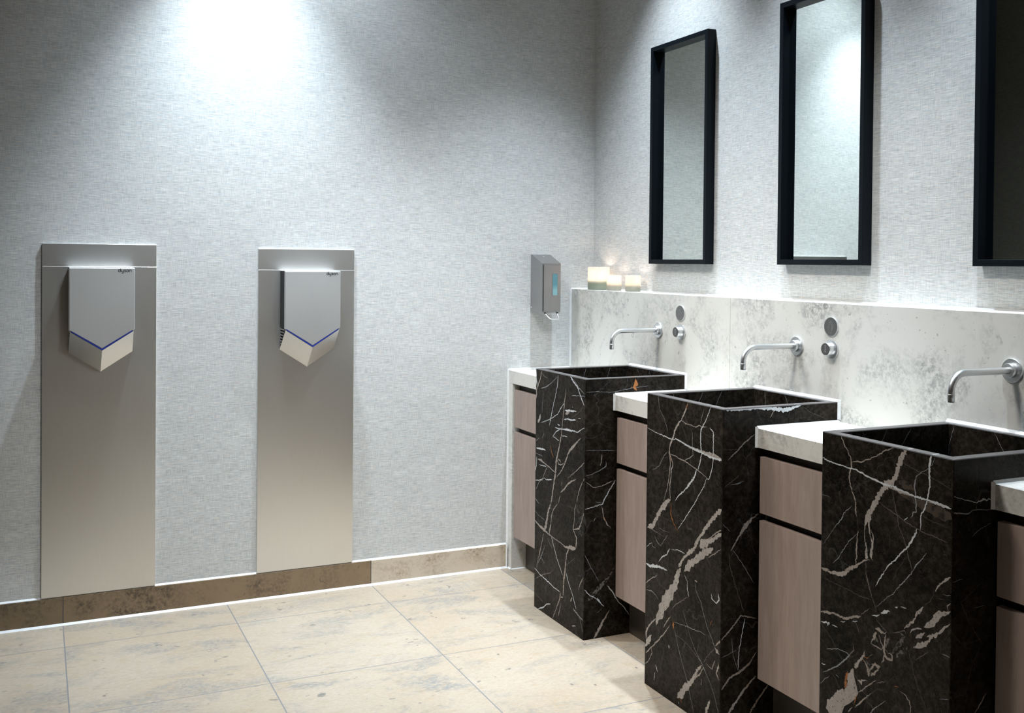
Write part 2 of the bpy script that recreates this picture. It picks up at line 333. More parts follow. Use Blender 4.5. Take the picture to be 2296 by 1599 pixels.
# ------------------------------------------------------------------ marble veins: face, kind, points (u, height, width) in tenths of a millimetre
VEINS = """
2f t 2368,9753,44 2287,9580,61 2150,9349,62 2011,9150,53 1785,8936,71 1615,8695,63 1503,8445,72 1360,8188,54 1346,7985,63 1486,7809,40 1565,7640,36 1463,7438,63 1456,7203,58 1402,6959,45 1406,6759,31 1453,6468,27
2f t 1347,7952,23 1410,7762,36 1403,7494,36 1339,7147,36 1267,6865,27 1152,6606,23 1036,6345,23
2f o 2368,9736,26 2287,9580,44 2260,9495,26
2f o 1347,7968,23 1426,7832,22 1565,7657,22
2f t 1452,6485,99 1246,6390,154 1099,6224,182 920,6083,137 771,5880,156 591,5634,156 440,5392,148 252,5331,167 95,5276,65
2f o 1453,6452,18 1486,6275,22 1479,6040,45 1552,5890,45 1613,5805,27 1791,5648,18 1920,5563,18
2f w 17,8605,19 534,8528,28 964,8493,36 1503,8445,36 1736,8499,53 2139,8432,53 2534,8368,61 2865,8327,69 3243,8280,68 3718,8237,67 4128,8233,75
2f t 2534,8384,26 3027,8354,60 3455,8317,110 3769,8293,126 4127,8279,92
2f w 3574,9781,25 3432,9526,34 3278,9267,38 3147,9106,43 3069,8998,56 3047,8756,52 3068,8505,47 3110,8257,47 3034,7989,43 2931,7714,39
2f w 2865,7750,52 2798,7561,61 2664,7374,65 2446,7152,66 2168,6917,53 1858,6671,44 1716,6508,27
2f w 3518,9129,51 3703,9017,51 3708,8736,42 3705,8360,38 3696,8046,34 3612,7780,34 3496,7543,30 3374,7545,21 3262,7301,30 3000,6961,34 2733,6615,35 2380,6196,31 2103,5887,26 1878,5636,27
2f b 2011,9150,31 2240,9068,35 2520,9067,35 2797,9037,35 2959,9109,47 3121,9086,34 3360,9137,26
2f b 1985,9015,18 2189,8783,18 2364,8485,18 2482,8148,17 2544,7819,17 2463,7691,17 2608,7395,17 2752,7101,17 2811,6889,17
2f b 1365,7955,27 1688,7961,36 1921,7903,40 2263,7876,40 2545,7803,35 2876,7736,35 3256,7617,26 3469,7563,21
2f w 2578,8972,17 2627,8690,26 2616,8398,26 2676,8150,26 2485,8019,35 2290,7952,39 2218,7868,26
2f w 695,9778,32 700,9540,18 797,9281,18 1044,9045,18 1169,8828,18 1250,8655,18
2f w 1245,8001,18 1067,7869,27 919,7674,23 789,7481,23 557,7336,23 341,7255,14
2f w 3217,9655,13 3115,9403,26 3038,9185,26
2f w 2851,9030,13 3285,8905,13 3759,8807,13 4119,8695,12
2f t 4156,6771,125 3904,6575,126 3598,6301,118 3340,6019,111 3105,5708,112 2919,5501,129 2706,5157,69 2514,5046,61
2f b 4168,6156,58 3915,6032,38 3608,5800,34 3294,5627,43
2f t 4169,6063,141 3816,5821,109 3558,5662,169 3296,5533,256 3084,5367,258
2f b 285,5287,37 598,5259,32 1058,5202,18
2f w 285,5269,19 416,4975,18 608,4749,18 624,4551,18
2f w 76,4612,47 232,4756,28 388,4830,28 421,4735,28 608,4715,18
2f w 539,5108,23 728,4916,32 913,4861,23 1326,5335,18
2f w 273,5905,14 772,5846,14 1525,5784,13
2f b 2952,6599,13 3043,6139,13 3186,5696,13
2f w 1278,4722,23 1423,4924,22
2f b 780,5439,37 1024,5396,23 1443,5414,9
2f w 1513,4897,27 1862,4971,31 2206,4978,26
2f t 2750,5249,130 2423,5002,113 2146,4734,105 1951,4451,115
2f t 3757,5508,168 3396,5289,254 3079,5111,300 2757,4865,285 2485,4630,244 2265,4407,131
2f t 2066,4450,115 1955,4255,177 1844,4026,231 1762,3804,267 1592,3556,295 1361,3287,342 1186,3032,379 1011,2776,363 833,2516,255 715,2274,101 686,2163,18
2f b 4140,5576,33 3761,5322,34 3503,5160,25
2f t 682,2400,46 468,2229,55 221,1977,65 86,1759,74 89,1587,65 136,1499,46
2f t 414,1765,65 323,1631,157 169,1423,158 45,1260,121
2f b 1519,2735,27 1316,2503,50 1112,2235,27
2f b 1495,2444,27 1205,2097,45 848,1741,55 484,1411,46 81,1047,47
2f b 422,1356,32 457,1162,32 256,849,32 56,674,42
2f w 22,4061,47 307,4035,102 679,4136,92 984,4152,73 1314,4159,45
2f w 1448,4913,31 1274,4667,36 1007,4530,54 798,4305,18
2f w 1797,4970,27 2084,4979,35 2283,4966,35
2f w 39,3165,23 386,3233,32 636,3170,23 822,3056,18
2f b 35,3389,37 378,3642,32 746,3849,23
2f b 39,3199,19 319,3419,18
2f w 51,4207,19 434,3967,18 873,3580,18 1357,3486,18
2f b 2476,3656,22 2114,3416,35 1774,3180,36 1545,2943,13
2f w 2268,4278,22 2439,4131,22 2444,3873,35 2532,3672,43
2f w 2663,4066,13 2936,4114,13
2f w 2853,4186,22 2912,3947,26 3160,3703,26 3327,3342,26 3491,3048,25 3705,2805,25 3891,2556,33
2f t 3891,2556,67 3995,2468,133 4124,2420,66
2f b 4680,3377,41 4365,2997,33 4117,2789,66 3916,2596,38
2f b 3892,2525,25 3612,2240,25 3301,1877,21
2f w 2205,3149,18 2408,2823,17 2639,2414,17 2920,2092,17 3249,1826,34 3573,1503,21 3893,1123,17 4107,652,17
2f w 1760,2382,22 1972,1892,27 2209,1451,22 2442,1080,22 2617,692,22 2848,142,22
2f w 1727,2619,18 2355,2708,26 2907,2745,34 3177,2786,26 3418,2756,25
2f b 1792,2227,18 2251,2217,18 2701,2080,17 3195,1870,30
2f t 3250,1763,77 3039,1559,112 2907,1350,112 2720,1087,130 2448,789,201 2227,541,220 2002,323,159 1946,251,44
2f b 3357,1770,34 3149,1471,51 2828,1192,52
2f b 3460,1902,21 3775,1844,42 3849,2043,42 3924,2163,33
2f t 4078,2156,33 4081,2002,83 3982,1811,50 4113,1627,25
2f t 3690,887,34 3589,690,110 3463,391,102
2f w 3680,4112,34 3735,3972,42 3943,3895,33 4093,4050,50 4039,4219,42
2f o 1668,2650,18 1700,2494,107 1702,2362,18
2f o 3747,3351,25 3657,3134,38
2f b 2824,4274,69 2960,4265,86
2f w 1437,1774,99 1463,1682,81
2f w 681,865,46 808,673,32
2f w 655,600,37 598,322,32
2f o 2088,324,26 2205,205,44
2f w 2006,159,53 2035,105,62
2f b 3232,1343,26 3235,1154,43
2f b 3444,2749,17 3504,2391,17 3535,2150,17
2f b 3020,2542,17 3077,2370,17 2976,2016,17
2f w 1184,1619,14 986,908,14 904,437,14
3f t 2831,9783,108 2738,9630,142 2645,9465,131 2579,9283,114 2555,9087,126 2418,8933,144 2250,8856,174 2139,8683,145 2026,8551,152 1913,8375,129 1771,8147,165 1628,7895,148 1556,7702,48 1529,7541,24 1548,7324,30 1612,7142,47 1615,6966,83 1602,6863,208
3f t 1745,7966,118 1689,7777,65 1693,7580,53 1740,7416,24 1816,7304,59 1775,7096,71 1763,6961,65 1809,6875,24
3f t 1721,7631,12 1827,7503,35 1843,7420,47 1816,7304,18
3f b 1735,6866,24 1676,6861,41 1498,6780,48 1319,6632,66 1137,6515,103 891,6370,122
3f w -1,9095,38 297,9032,37 684,9010,28 1030,8984,36 1215,8996,48 1519,8920,48 1876,8858,53 2165,8818,52 2477,8806,63 2781,8772,51 3106,8725,56 3422,8720,50 3782,8695,66 4156,8667,59
3f t 2252,8781,29 2533,8764,69 2782,8730,62 3026,8729,45
3f t 3501,8675,28 3782,8705,60 3933,8678,43 4132,8671,22
3f p 2336,8831,29 2617,8717,86 3027,8635,197 3425,8576,305 3810,8519,355 4184,8483,377
3f p 2613,8971,171 2887,8941,198 3103,8860,112
3f b 686,9773,31 768,9604,37 897,9445,30 1025,9264,30 1058,9158,42 1060,9046,60 1016,8925,55 988,8740,42 1038,8569,36 1118,8384,42 1230,8184,48 1227,7982,48 1273,7814,18
3f b 1267,7812,15 1318,7534,15
3f b 1319,7490,48 1292,7305,36 1280,7101,48 1284,6901,48 1258,6626,48
3f b 1058,9158,24 1242,9202,42 1363,9202,42 1631,9327,36 1923,9466,35 2122,9609,41 2459,9752,34
3f w 3571,9754,72 3536,9564,61 3514,9355,55 3544,9115,44 3510,8882,44 3475,8690,33 3400,8488,39 3298,8341,33 3296,8155,33 3291,7988,28
3f w 3662,9729,22 3588,9532,17 3436,9402,22 3281,9310,22 3138,9179,28 3101,8985,34 3127,8740,39 3149,8536,34 3160,8362,34 3073,8342,34 3008,8192,39
3f w 2901,8188,28 2807,8093,45
3f w 3186,7983,50 3148,7849,50 3018,7650,56 2873,7445,51 2699,7273,46 2563,7109,40 2370,6929,46 2217,6738,41
3f b 1957,8363,15 2232,8271,20 2544,8170,29 2794,8079,26 3172,7990,25 3436,7940,25 3770,7920,22 4072,7874,16
3f b 2422,8698,17 2483,8455,29 2571,8197,26 2632,7914,26 2802,7637,23 2887,7448,25 2972,7198,25 3057,6971,25
3f w 2714,9435,17 3041,9369,22 3228,9321,22 3464,9284,17 3798,9206,14 4149,9095,16
3f w 3272,8335,17 3688,8247,14 4115,8226,8
3f w 3483,7499,22 3317,7290,28 3162,7103,39 3084,6979,28
3f w 1305,7420,12 1032,7173,24 849,6923,24 664,6647,25 426,6423,19
3f w 1093,8064,15 832,7826,31 725,7620,43 490,7381,12 107,6848,13
3f b 1032,8906,12 1251,8702,12 1464,8633,12 1779,8521,12
3f w 1220,8696,12 1101,8470,12
3f b 1602,6830,24 1598,6566,24
3f w 696,6599,12 982,6528,12 1200,6456,12
3f b 2,6214,44 152,6209,81 316,6231,62
3f w 17,8131,19 281,8117,19
3f b 3640,9481,14 3744,9378,14
3f w 3877,7582,11 4052,7588,22
3f t 250,6192,62 445,6200,80 669,6217,104 857,6304,109 1012,6403,73
3f b 1587,6563,30 1650,6383,41 1712,6203,29 1805,5990,24 1910,5814,18 1957,5644,12
3f w 2211,6736,41 2128,6584,41 1987,6414,35 1931,6267,18
3f w 3088,6980,39 2918,6765,28 2623,6437,29 2515,6278,23 2293,6115,20 1955,5774,15
3f w 122,5971,16 514,5945,15 989,5924,15 1419,5885,24 1806,5903,18
3f b 6,5064,50 270,5112,68 528,5171,62 878,5157,61 1156,5279,66 1444,5382,60
3f b 1443,5415,24 1635,5575,36 1751,5689,24
3f w 1828,5538,35 1958,5568,47 2073,5626,35
3f w 2115,5683,76 2243,5734,98 2383,5800,63
3f w 2562,5962,63 2631,5984,63
3f w 2727,6024,28 2903,6047,40
3f w 44,4804,50 209,4838,56 356,4863,74 276,4779,37
3f w 453,4860,31 646,4855,37
3f w 754,5038,31 911,5093,49
3f w 1143,5145,24 1340,5238,42
3f b 1265,5180,30 1343,5094,24 1406,4938,18
3f w 11,4774,16 279,4607,16 510,4432,15 625,4265,15
3f t 4160,7128,54 4026,7019,59 3879,6896,54 3780,6797,44 3744,6685,55
3f b 3731,6691,16 3682,6575,16 3583,6402,16 3430,6283,17
3f t 3405,6234,44 3302,6109,95 3186,5969,67 3187,5928,39 3096,5794,67 2964,5668,62 2845,5545,57
3f t 4186,6366,38 4015,6252,108 3866,6205,136 3767,6072,164 3668,5938,154 3567,5864,121 3439,5771,66
3f t 3362,5705,67 3205,5663,45 3073,5589,56 3021,5498,39
3f t 3467,5657,28 3339,5552,94 3196,5442,67
3f t 4166,6090,27 3996,5924,65 3898,5791,71 3724,5671,98 3520,5572,61
3f t 3699,5653,44 3548,5469,66 3447,5352,122 3291,5278,139 3134,5202,67
3f b 4182,6545,54 4086,6455,54 4112,6363,32
3f w 3957,6687,22 4057,6677,27 4179,6714,32
3f w 3784,6544,16 3910,6562,22 4034,6570,16
3f w 3944,5332,22 4167,5330,32
3f b 3565,5249,22 3373,5079,22 3218,4941,17
3f o 3035,5482,22 3064,5366,17
3f b 1935,5245,88 2080,5249,87 2224,5211,35 2308,5282,23
3f b 1966,5168,117 1882,4987,59 1796,4849,29
3f b 1796,4838,29 1972,4822,35 2160,4800,29 2201,4901,35 2113,5022,29 2053,5132,29
3f b 2281,5230,35 2255,5092,46 2229,4911,41 2218,4756,58 2320,4641,64 2488,4659,40 2486,4786,46 2345,4801,23 2244,4873,23
3f g 2394,5203,58 2312,5047,87 2244,4873,75
3f g 2485,4828,86 2621,5025,103 2755,5198,125 2835,5352,85 2724,5399,57
3f g 2946,5179,113 2841,5017,130 2679,4854,103 2543,4700,86
3f g 2348,4651,144 2460,4670,172
3f g 1939,5050,146 2028,4950,146
3f b 2476,5316,23 2669,5402,28 2859,5507,34 2901,5416,28
3f b 1960,5482,23 2164,5364,23 2336,5270,20
3f b 2219,4713,46 2207,4579,58 2152,4462,17
3f t 1594,4570,30 1551,4434,59 1389,4221,78 1271,4044,150
3f o 1551,4423,30 1671,4421,47 1744,4480,24
3f b 1744,4491,24 1860,4586,35
3f g 1627,4372,89 1718,4273,106 1752,4022,118
3f b 1538,4362,48 1659,4251,53 1721,4120,65 1753,4000,88
3f b 1835,4337,65 1980,4368,117 2096,4366,47 1983,4216,47 1811,4044,76
3f b 1722,4076,30 1865,4282,65 1950,4422,29
3f t 1210,3999,120 1151,3843,331 1123,3698,513 1157,3554,572 1098,3374,543 977,3192,576 823,2995,549 604,2794,615 382,2546,712
3f t 880,3358,122 694,3127,184 506,2893,216 283,2619,217
3f o 1027,3865,48 968,3663,91 942,3404,91
3f o 1343,3402,30 1257,3122,30
3f t 1367,3767,48 1489,3746,149 1547,3835,48 1696,3869,18
3f b 1403,3481,48 1522,3571,42 1683,3732,35 1987,4000,23
3f b 1289,3057,36 1468,3250,48 1673,3464,35 1847,3641,18
3f b 1061,2842,48 1197,3031,30
3f b 1989,3914,18 2131,4000,35 2287,4081,35
3f o 2555,4075,23 2693,4096,46
3f b 2722,4022,23 2886,4001,28 3023,3908,34 3079,3783,34 3055,3629,34
3f b 2975,5084,23 3032,4916,17 3116,4696,17 3255,4352,20 3444,4053,17 3552,3831,14
3f w 1798,3120,29 1970,3318,29 2310,3627,14
3f w 254,4159,19 449,4238,25 704,4316,24 925,4325,24 1081,4301,30 867,4055,43 680,3886,43 394,3678,31 134,3513,19
3f b 1199,4622,24 1232,4477,30 1051,4256,30 836,4044,24
3f b 625,4265,15 739,4168,15 851,4050,15
3f w 81,3726,44 229,3745,44
3f w 605,3630,31 733,3586,24
3f w 41,3176,25 203,3353,25 381,3512,19
3f b 428,3621,15 623,3511,15 755,3287,15
3f w 3900,4284,14 4147,4381,27
1f w 2978,9772,80 3190,9597,62 3399,9488,62 3606,9364,62 3745,9168,53 3951,8933,52 4088,8773,52
1f w 3188,9695,18 3673,9388,35 4112,9212,26
1f b 544,9747,47 433,9438,57 204,9096,86 49,8902,95 93,8694,67 -22,8468,48
1f w 33,9679,57 39,9361,76 124,9087,57
1f w 1978,9736,27 1914,9288,32 1775,8898,32 1598,8500,37 1455,8172,42 1348,7882,46 1241,7590,23
1f w 677,8940,24 646,8551,24 579,8018,24
1f w 1907,9627,23 1468,9375,23 1019,9153,37 481,9004,28
1f w 546,9642,24 820,9513,23 1088,9490,23
1f t 424,7961,123 388,7780,123 235,7582,124
1f b 2635,9336,18 2607,8965,36 2505,8717,63 2494,8548,63 2443,8239,45 2377,7961,36 2314,7547,50 2212,7194,64 2075,6799,73 1935,6469,73 1865,6286,92 1834,6008,110 1801,5797,110 1698,5435,83 1593,5071,74 1455,4529,83
1f w 2506,8684,27 2188,8407,36 1974,8175,37 1348,7882,32 509,7622,28
1f b 2586,8259,63 2796,8355,180 3005,8433,45
1f w 2583,8393,72 2935,8433,72 3488,8488,53
1f w 2483,8027,45 2802,8105,63 3082,8089,62 3460,8150,44
1f w 3629,8239,31 3831,8268,31
1f w 1727,7611,37 2095,7615,46 2384,7642,45 2740,7673,81 3160,7693,62 3606,7712,44 3906,7856,26 4170,7961,22
1f w 1945,7763,55 2165,7744,36
1f w 1549,7242,32 1878,7481,37 2311,7682,27
1f w 1549,7242,32 2104,7143,32
1f w 2317,7379,45 2816,7408,22
1f w 3063,9020,22 3270,9062,36 3612,9087,35 4147,9120,26
1f b 3988,8776,35 3891,8601,26 3558,8393,26 3115,8199,27
1f b 3846,7522,35 3579,7348,53 3275,7134,107 3001,6922,89 2830,6727,63 2658,6462,63 2520,6236,54 2344,6035,45 2202,5907,46 1914,5682,37
1f b 2517,6353,36 2268,6224,36 2087,6224,46 1900,6395,55
1f b 226,6097,38 540,6118,85 853,6034,56 1236,5965,56 1614,5881,46 1801,5831,37
1f w 145,6189,33 112,5829,48 -1,5524,57
1f w 98,6535,57 531,6555,85 764,6594,56 957,6557,28
1f w 600,6987,19 789,7244,38
1f w 92,6817,29 366,6985,28
1f w 62,6316,24 380,6300,28 693,6285,24
1f w 388,5897,24 1009,5930,47
1f b 1085,5937,33 823,5575,33 673,5336,38 402,5213,33 93,4832,29
1f w 6,5187,29 401,5265,38 865,5444,19 1019,5404,47 1510,5507,46
1f b 4078,5956,105 4143,6050,87
1f b 4012,5927,35 3752,5516,35 3557,5049,31
1f b 3506,5909,35 3129,5752,62 2852,5597,63 2609,5381,63 2254,5139,55
1f b 2368,5601,64 2342,5428,36
1f b 2220,5031,46 2082,4666,37
1f b 4131,6646,44 3601,6271,35 2778,5783,18
1f w 21,4462,29 421,4304,28
1f o 1369,6852,37 1450,6590,37 1640,6417,37
1f b 3141,8633,62 3211,8576,44
1f b 1973,6425,37 2193,6379,64 2231,6284,36
1f b 1432,4522,74 1271,4279,93 1162,4013,112 1091,3753,122 982,3484,159 908,3362,160
1f b -1,3570,57 280,3458,67 596,3392,104 869,3352,122 1216,3280,47 1518,3251,42 1965,3208,37 2402,3182,36 2654,3129,72 2902,3159,72 3181,3214,178 3524,3286,106
1f b 2009,4648,37 1646,4329,46 1502,4056,51 1471,3738,42 1363,3471,93 1330,3256,46
1f b 3524,3286,71 3588,3515,62 3585,3679,71 3445,3841,40 3305,3956,62 3401,4292,35 3426,4759,35 3524,4978,35
1f b 3305,3956,44 3645,4054,62 3780,4103,79 3975,4426,35 4135,4755,39
1f w 1519,3234,42 1712,2939,37 1979,2530,37 2278,2203,41 2499,1960,27
1f b 2973,3127,63 2836,2924,63 2770,2673,54 2706,2321,72 2675,2111,99 2610,1823,81 2579,1546,72 2551,1201,63
1f b 2334,1237,64 2266,980,55 2019,564,46 1696,51,37
1f b 2337,1069,64 2552,1134,63
1f b 2378,845,32 2171,272,46
1f w 40,1587,38 558,1448,38 1102,1392,56 1708,1291,42 2297,1260,36
1f b 834,3204,33 686,2817,33 500,2348,66 274,1829,33 240,1571,33
1f w 996,2791,23 659,2249,38 314,1839,24
1f w 621,2204,28 897,1998,28
1f w 2781,2140,36 3000,1802,36 3356,1409,36 3605,991,35
1f b 3288,1355,53 3153,1149,80
1f b 3365,949,80 3711,827,40 4150,739,31
1f w 3640,936,22 3916,729,22 4159,255,22
1f b 4150,2361,26 3922,2068,44 3760,1760,22
1f w 391,5,38 895,232,56 1160,436,47 1498,558,37
1f b 61,561,24 891,423,23
1f w 71,3942,24 352,3828,24 938,3752,23
1f w 2728,4738,18 3357,4777,18
1f b 2705,2387,23 3122,2667,22 3464,2891,22
1f w 1143,3106,23 1603,2773,23
1f b 89,1139,24 714,1492,42 1473,1792,28 1731,1984,23
1f w 1572,632,14 2082,1060,14
1f t 3275,259,45 3584,343,44
1r o 2162,9700,89 2180,9507,166 2092,9383,127 2227,9250,64
1r o 1943,9358,51 2017,9418,51
1r w 412,9300,25 1136,9235,19 1796,9333,19 2766,9418,19
1r w -16,9288,19 556,9293,25
1r w 8,7114,19 725,7083,25 1345,7021,25
1r w -17,6154,25 304,6203,25 662,6332,31 914,6471,38 897,6661,19
1r w 1321,5900,51 1034,5513,44 749,5033,44 605,5015,31 -3,4902,37
1r b 735,4971,31 827,4521,44 976,4253,44 1160,4076,32
1r o 827,4584,25 939,4320,25
1r b 466,4556,31 382,4407,31
1r b 21,5944,25 381,5695,31 741,5727,38 1175,5881,51
1r w 16,3222,25 271,2754,25 638,2143,19
1r w 1003,1939,38 1224,1689,44 1486,1273,38 1785,977,38 1974,695,32
1r g 1359,2689,38 1072,2216,101 712,1944,164 356,1611,163 71,1460,100
1r w 31,1904,31 212,1693,31 500,1529,31 866,1165,38
1r w 573,1520,38 719,1343,38
1r b 1123,1003,38 872,657,88 623,250,101 446,23,88
1r b 508,898,19 794,1111,19
1r b 1,7758,31 106,7908,19
1r b 660,6490,31 727,6926,38
1r w 748,5096,19 459,5154,19
2r w -12,9783,83 532,9754,119 1270,9757,96 1872,9708,121 2331,9623,134 2638,9687,86 2947,9763,49
2r b 1948,9692,30 1740,9431,30
2r b 3026,9697,18 3344,9495,19 3943,9276,19
2r w 2485,9572,18 2527,9356,18
2r b 1170,8952,30 840,8764,48 550,8515,48 190,8243,30
2r b 597,7766,24 417,7632,24 93,7451,24
2r w 769,7573,24 565,7500,30 310,7492,24
2r b 1355,6529,36 1096,6404,60 914,6242,155 732,6051,95 516,5775,59 338,5496,42
2r w 411,5518,24 746,5091,24 1200,4435,24
2r b 266,5444,24 309,5023,24 536,4398,24 842,3579,24
2r b -22,2837,59 336,3112,59 733,3504,60 918,3448,36 1328,3343,30
2r w 882,3393,30 778,2928,30 675,2403,30 646,1867,36
2r b 1343,2330,36 1087,2008,60 757,1820,84 356,1675,59 34,1371,59
2r w 21,2325,24 564,2480,24
2r w 398,2864,24 456,2377,24 608,1933,24
2r t 1317,1578,60 876,1228,84 515,810,95 299,615,95
2r b 1774,1229,73 1403,836,72 1110,470,72
2r w -31,8555,18 549,8544,18
2r w 0,6363,24 293,6096,24
3r w -40,8956,26 298,8869,22 721,8748,23 932,8805,53 1227,8778,34
3r w -32,8585,37 462,8515,30 618,8587,23 1232,8548,27
3r w 1211,8244,19 839,8129,19 605,7983,19
3r w 726,9770,11 738,9201,11 940,8424,11 1197,7634,11
3r b 725,8558,38 731,8747,15
3r w -1,7018,19 335,7070,19
3r w 971,6935,15 709,6777,15 294,6529,23 566,6038,15 1001,5480,19
3r w 497,5555,15 945,5641,15 1266,5670,15
3r w 949,5449,15 690,5108,15 442,4390,15
3r w 717,6358,19 1036,6373,19
3r b 1132,4348,38 871,4049,46 767,3957,38
3r b -28,9638,15 54,9445,15
"""
VE = {}
for _ln in VEINS.strip().splitlines():
    _t = _ln.split(); VE.setdefault(_t[0], []).append((_t[1], [tuple(int(q) * 1e-4 for q in p.split(',')) for p in _t[2:]]))

# ------------------------------------------------------------------ the room
CEIL = 3.25
struct(obj('floor', bx(-4.3, .12, -7.1, .12, -.1, 0), M['floor']))
struct(obj('ceiling', bx(-4.3, .12, -7.1, .12, CEIL, CEIL + .1), M['ceil']))
struct(obj('wall_back', bx(-4.3, .0, 0, .12, 0, CEIL), M['fab_x']))
struct(obj('wall_right', bx(0, .12, -7.1, .12, 0, CEIL), M['fab_y']))
struct(obj('wall_left', bx(-2.9, -2.72, -1.5, 0, 0, CEIL), M['fab_dark']))
struct(obj('wall_far_left', bx(-4.42, -4.3, -7.1, .12, 0, CEIL), M['dark_wall']))
struct(obj('wall_front', bx(-4.3, .12, -7.22, -7.1, 0, CEIL), M['dark_wall']))

bb = bpy.data.objects.new('baseboard_back', None); C.objects.link(bb); struct(bb)
BBZ = .1073
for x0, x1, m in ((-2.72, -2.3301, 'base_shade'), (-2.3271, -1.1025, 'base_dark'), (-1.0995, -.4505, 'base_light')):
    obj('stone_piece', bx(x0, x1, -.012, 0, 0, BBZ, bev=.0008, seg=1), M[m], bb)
obj('grout_joint', box(bx(-2.3302, -2.3270, -.0105, 0, 0, BBZ - .001), -1.1026, -1.0994, -.0105, 0, 0, BBZ - .001), M['grout'], bb)
bm = bmesh.new()
fillet(bm, (-2.72, -.012, 0), (-.4505, -.012, 0), (0, -1, 0), (0, 0, 1), .0075)
fillet(bm, (-2.72, 0, BBZ), (-.4505, 0, BBZ), (0, -1, 0), (0, 0, 1), .006)
fillet(bm, (-.4505, -.012, .0), (-.4505, -.012, BBZ), (-1, 0, 0), (0, -1, 0), .005)
obj('sealant', bm, M['seal'], bb)

# ------------------------------------------------------------------ steel wall panels with hand dryers
def panel(x0, x1, z0, z1, seam, label):
    t = thing('wall_panel', label, 'panel', ((x0 + x1) / 2, 0, z0), 'steel panels behind the hand dryers')
    obj('lower_plate', bx(x0, x1, -.0125, -.0005, z0, seam, bev=.0006, seg=1), M['panel'], t)
    obj('upper_strip', bx(x0, x1, -.0115, -.0005, seam + .0004, z1, bev=.0006, seg=1), M['panel'], t)
panel(-2.4050, -1.9927, .1112, 1.4675, 1.3800, 'tall brushed steel panel on the left, below the hand dryer nearer the left edge')
panel(-1.5930, -1.1850, .1112, 1.4580, 1.3705, 'tall brushed steel panel near the middle, behind the hand dryer nearer the basins')

LET = {  # lowercase letters as strokes in units of x-height
    'd': ([arc(.5, .5, .42, 0, 360, 28), [(.92, .5), (.92, 1.62)], [(.92, .08), (.92, .5)]], 1.18),
    'y': ([[(.08, 1.0), (.08, .5)] + arc(.5, .5, .42, 180, 360, 16)[1:], [(.92, 1.0), (.92, -.15)] + arc(.5, -.15, .42, 0, -120, 12)[1:]], 1.18),
    's': ([[(.72, .84)] + arc(.42, .71, .23, 60, 270, 14) + arc(.46, .27, .21, 90, -130, 14) + [(.1, .16)]], .92),
    'o': ([arc(.5, .5, .42, 0, 360, 28)], 1.14),
    'n': ([[(.08, .0), (.08, .5)] + arc(.5, .5, .42, 180, 0, 16)[1:] + [(.92, .0)]], 1.0)}
def lettering(word, org, eu, ev, en, xh, weight):
    bm = bmesh.new(); x = 0.0; k = 0
    for ch in word:
        st, adv = LET[ch]
        for s in st:
            k += 1
            strip(bm, [((x + a) * xh, b * xh) for a, b in s], (Vector(org), Vector(eu), Vector(ev), Vector(en)), weight * xh, .0004 + .00002 * k)
        x += adv
    return bm

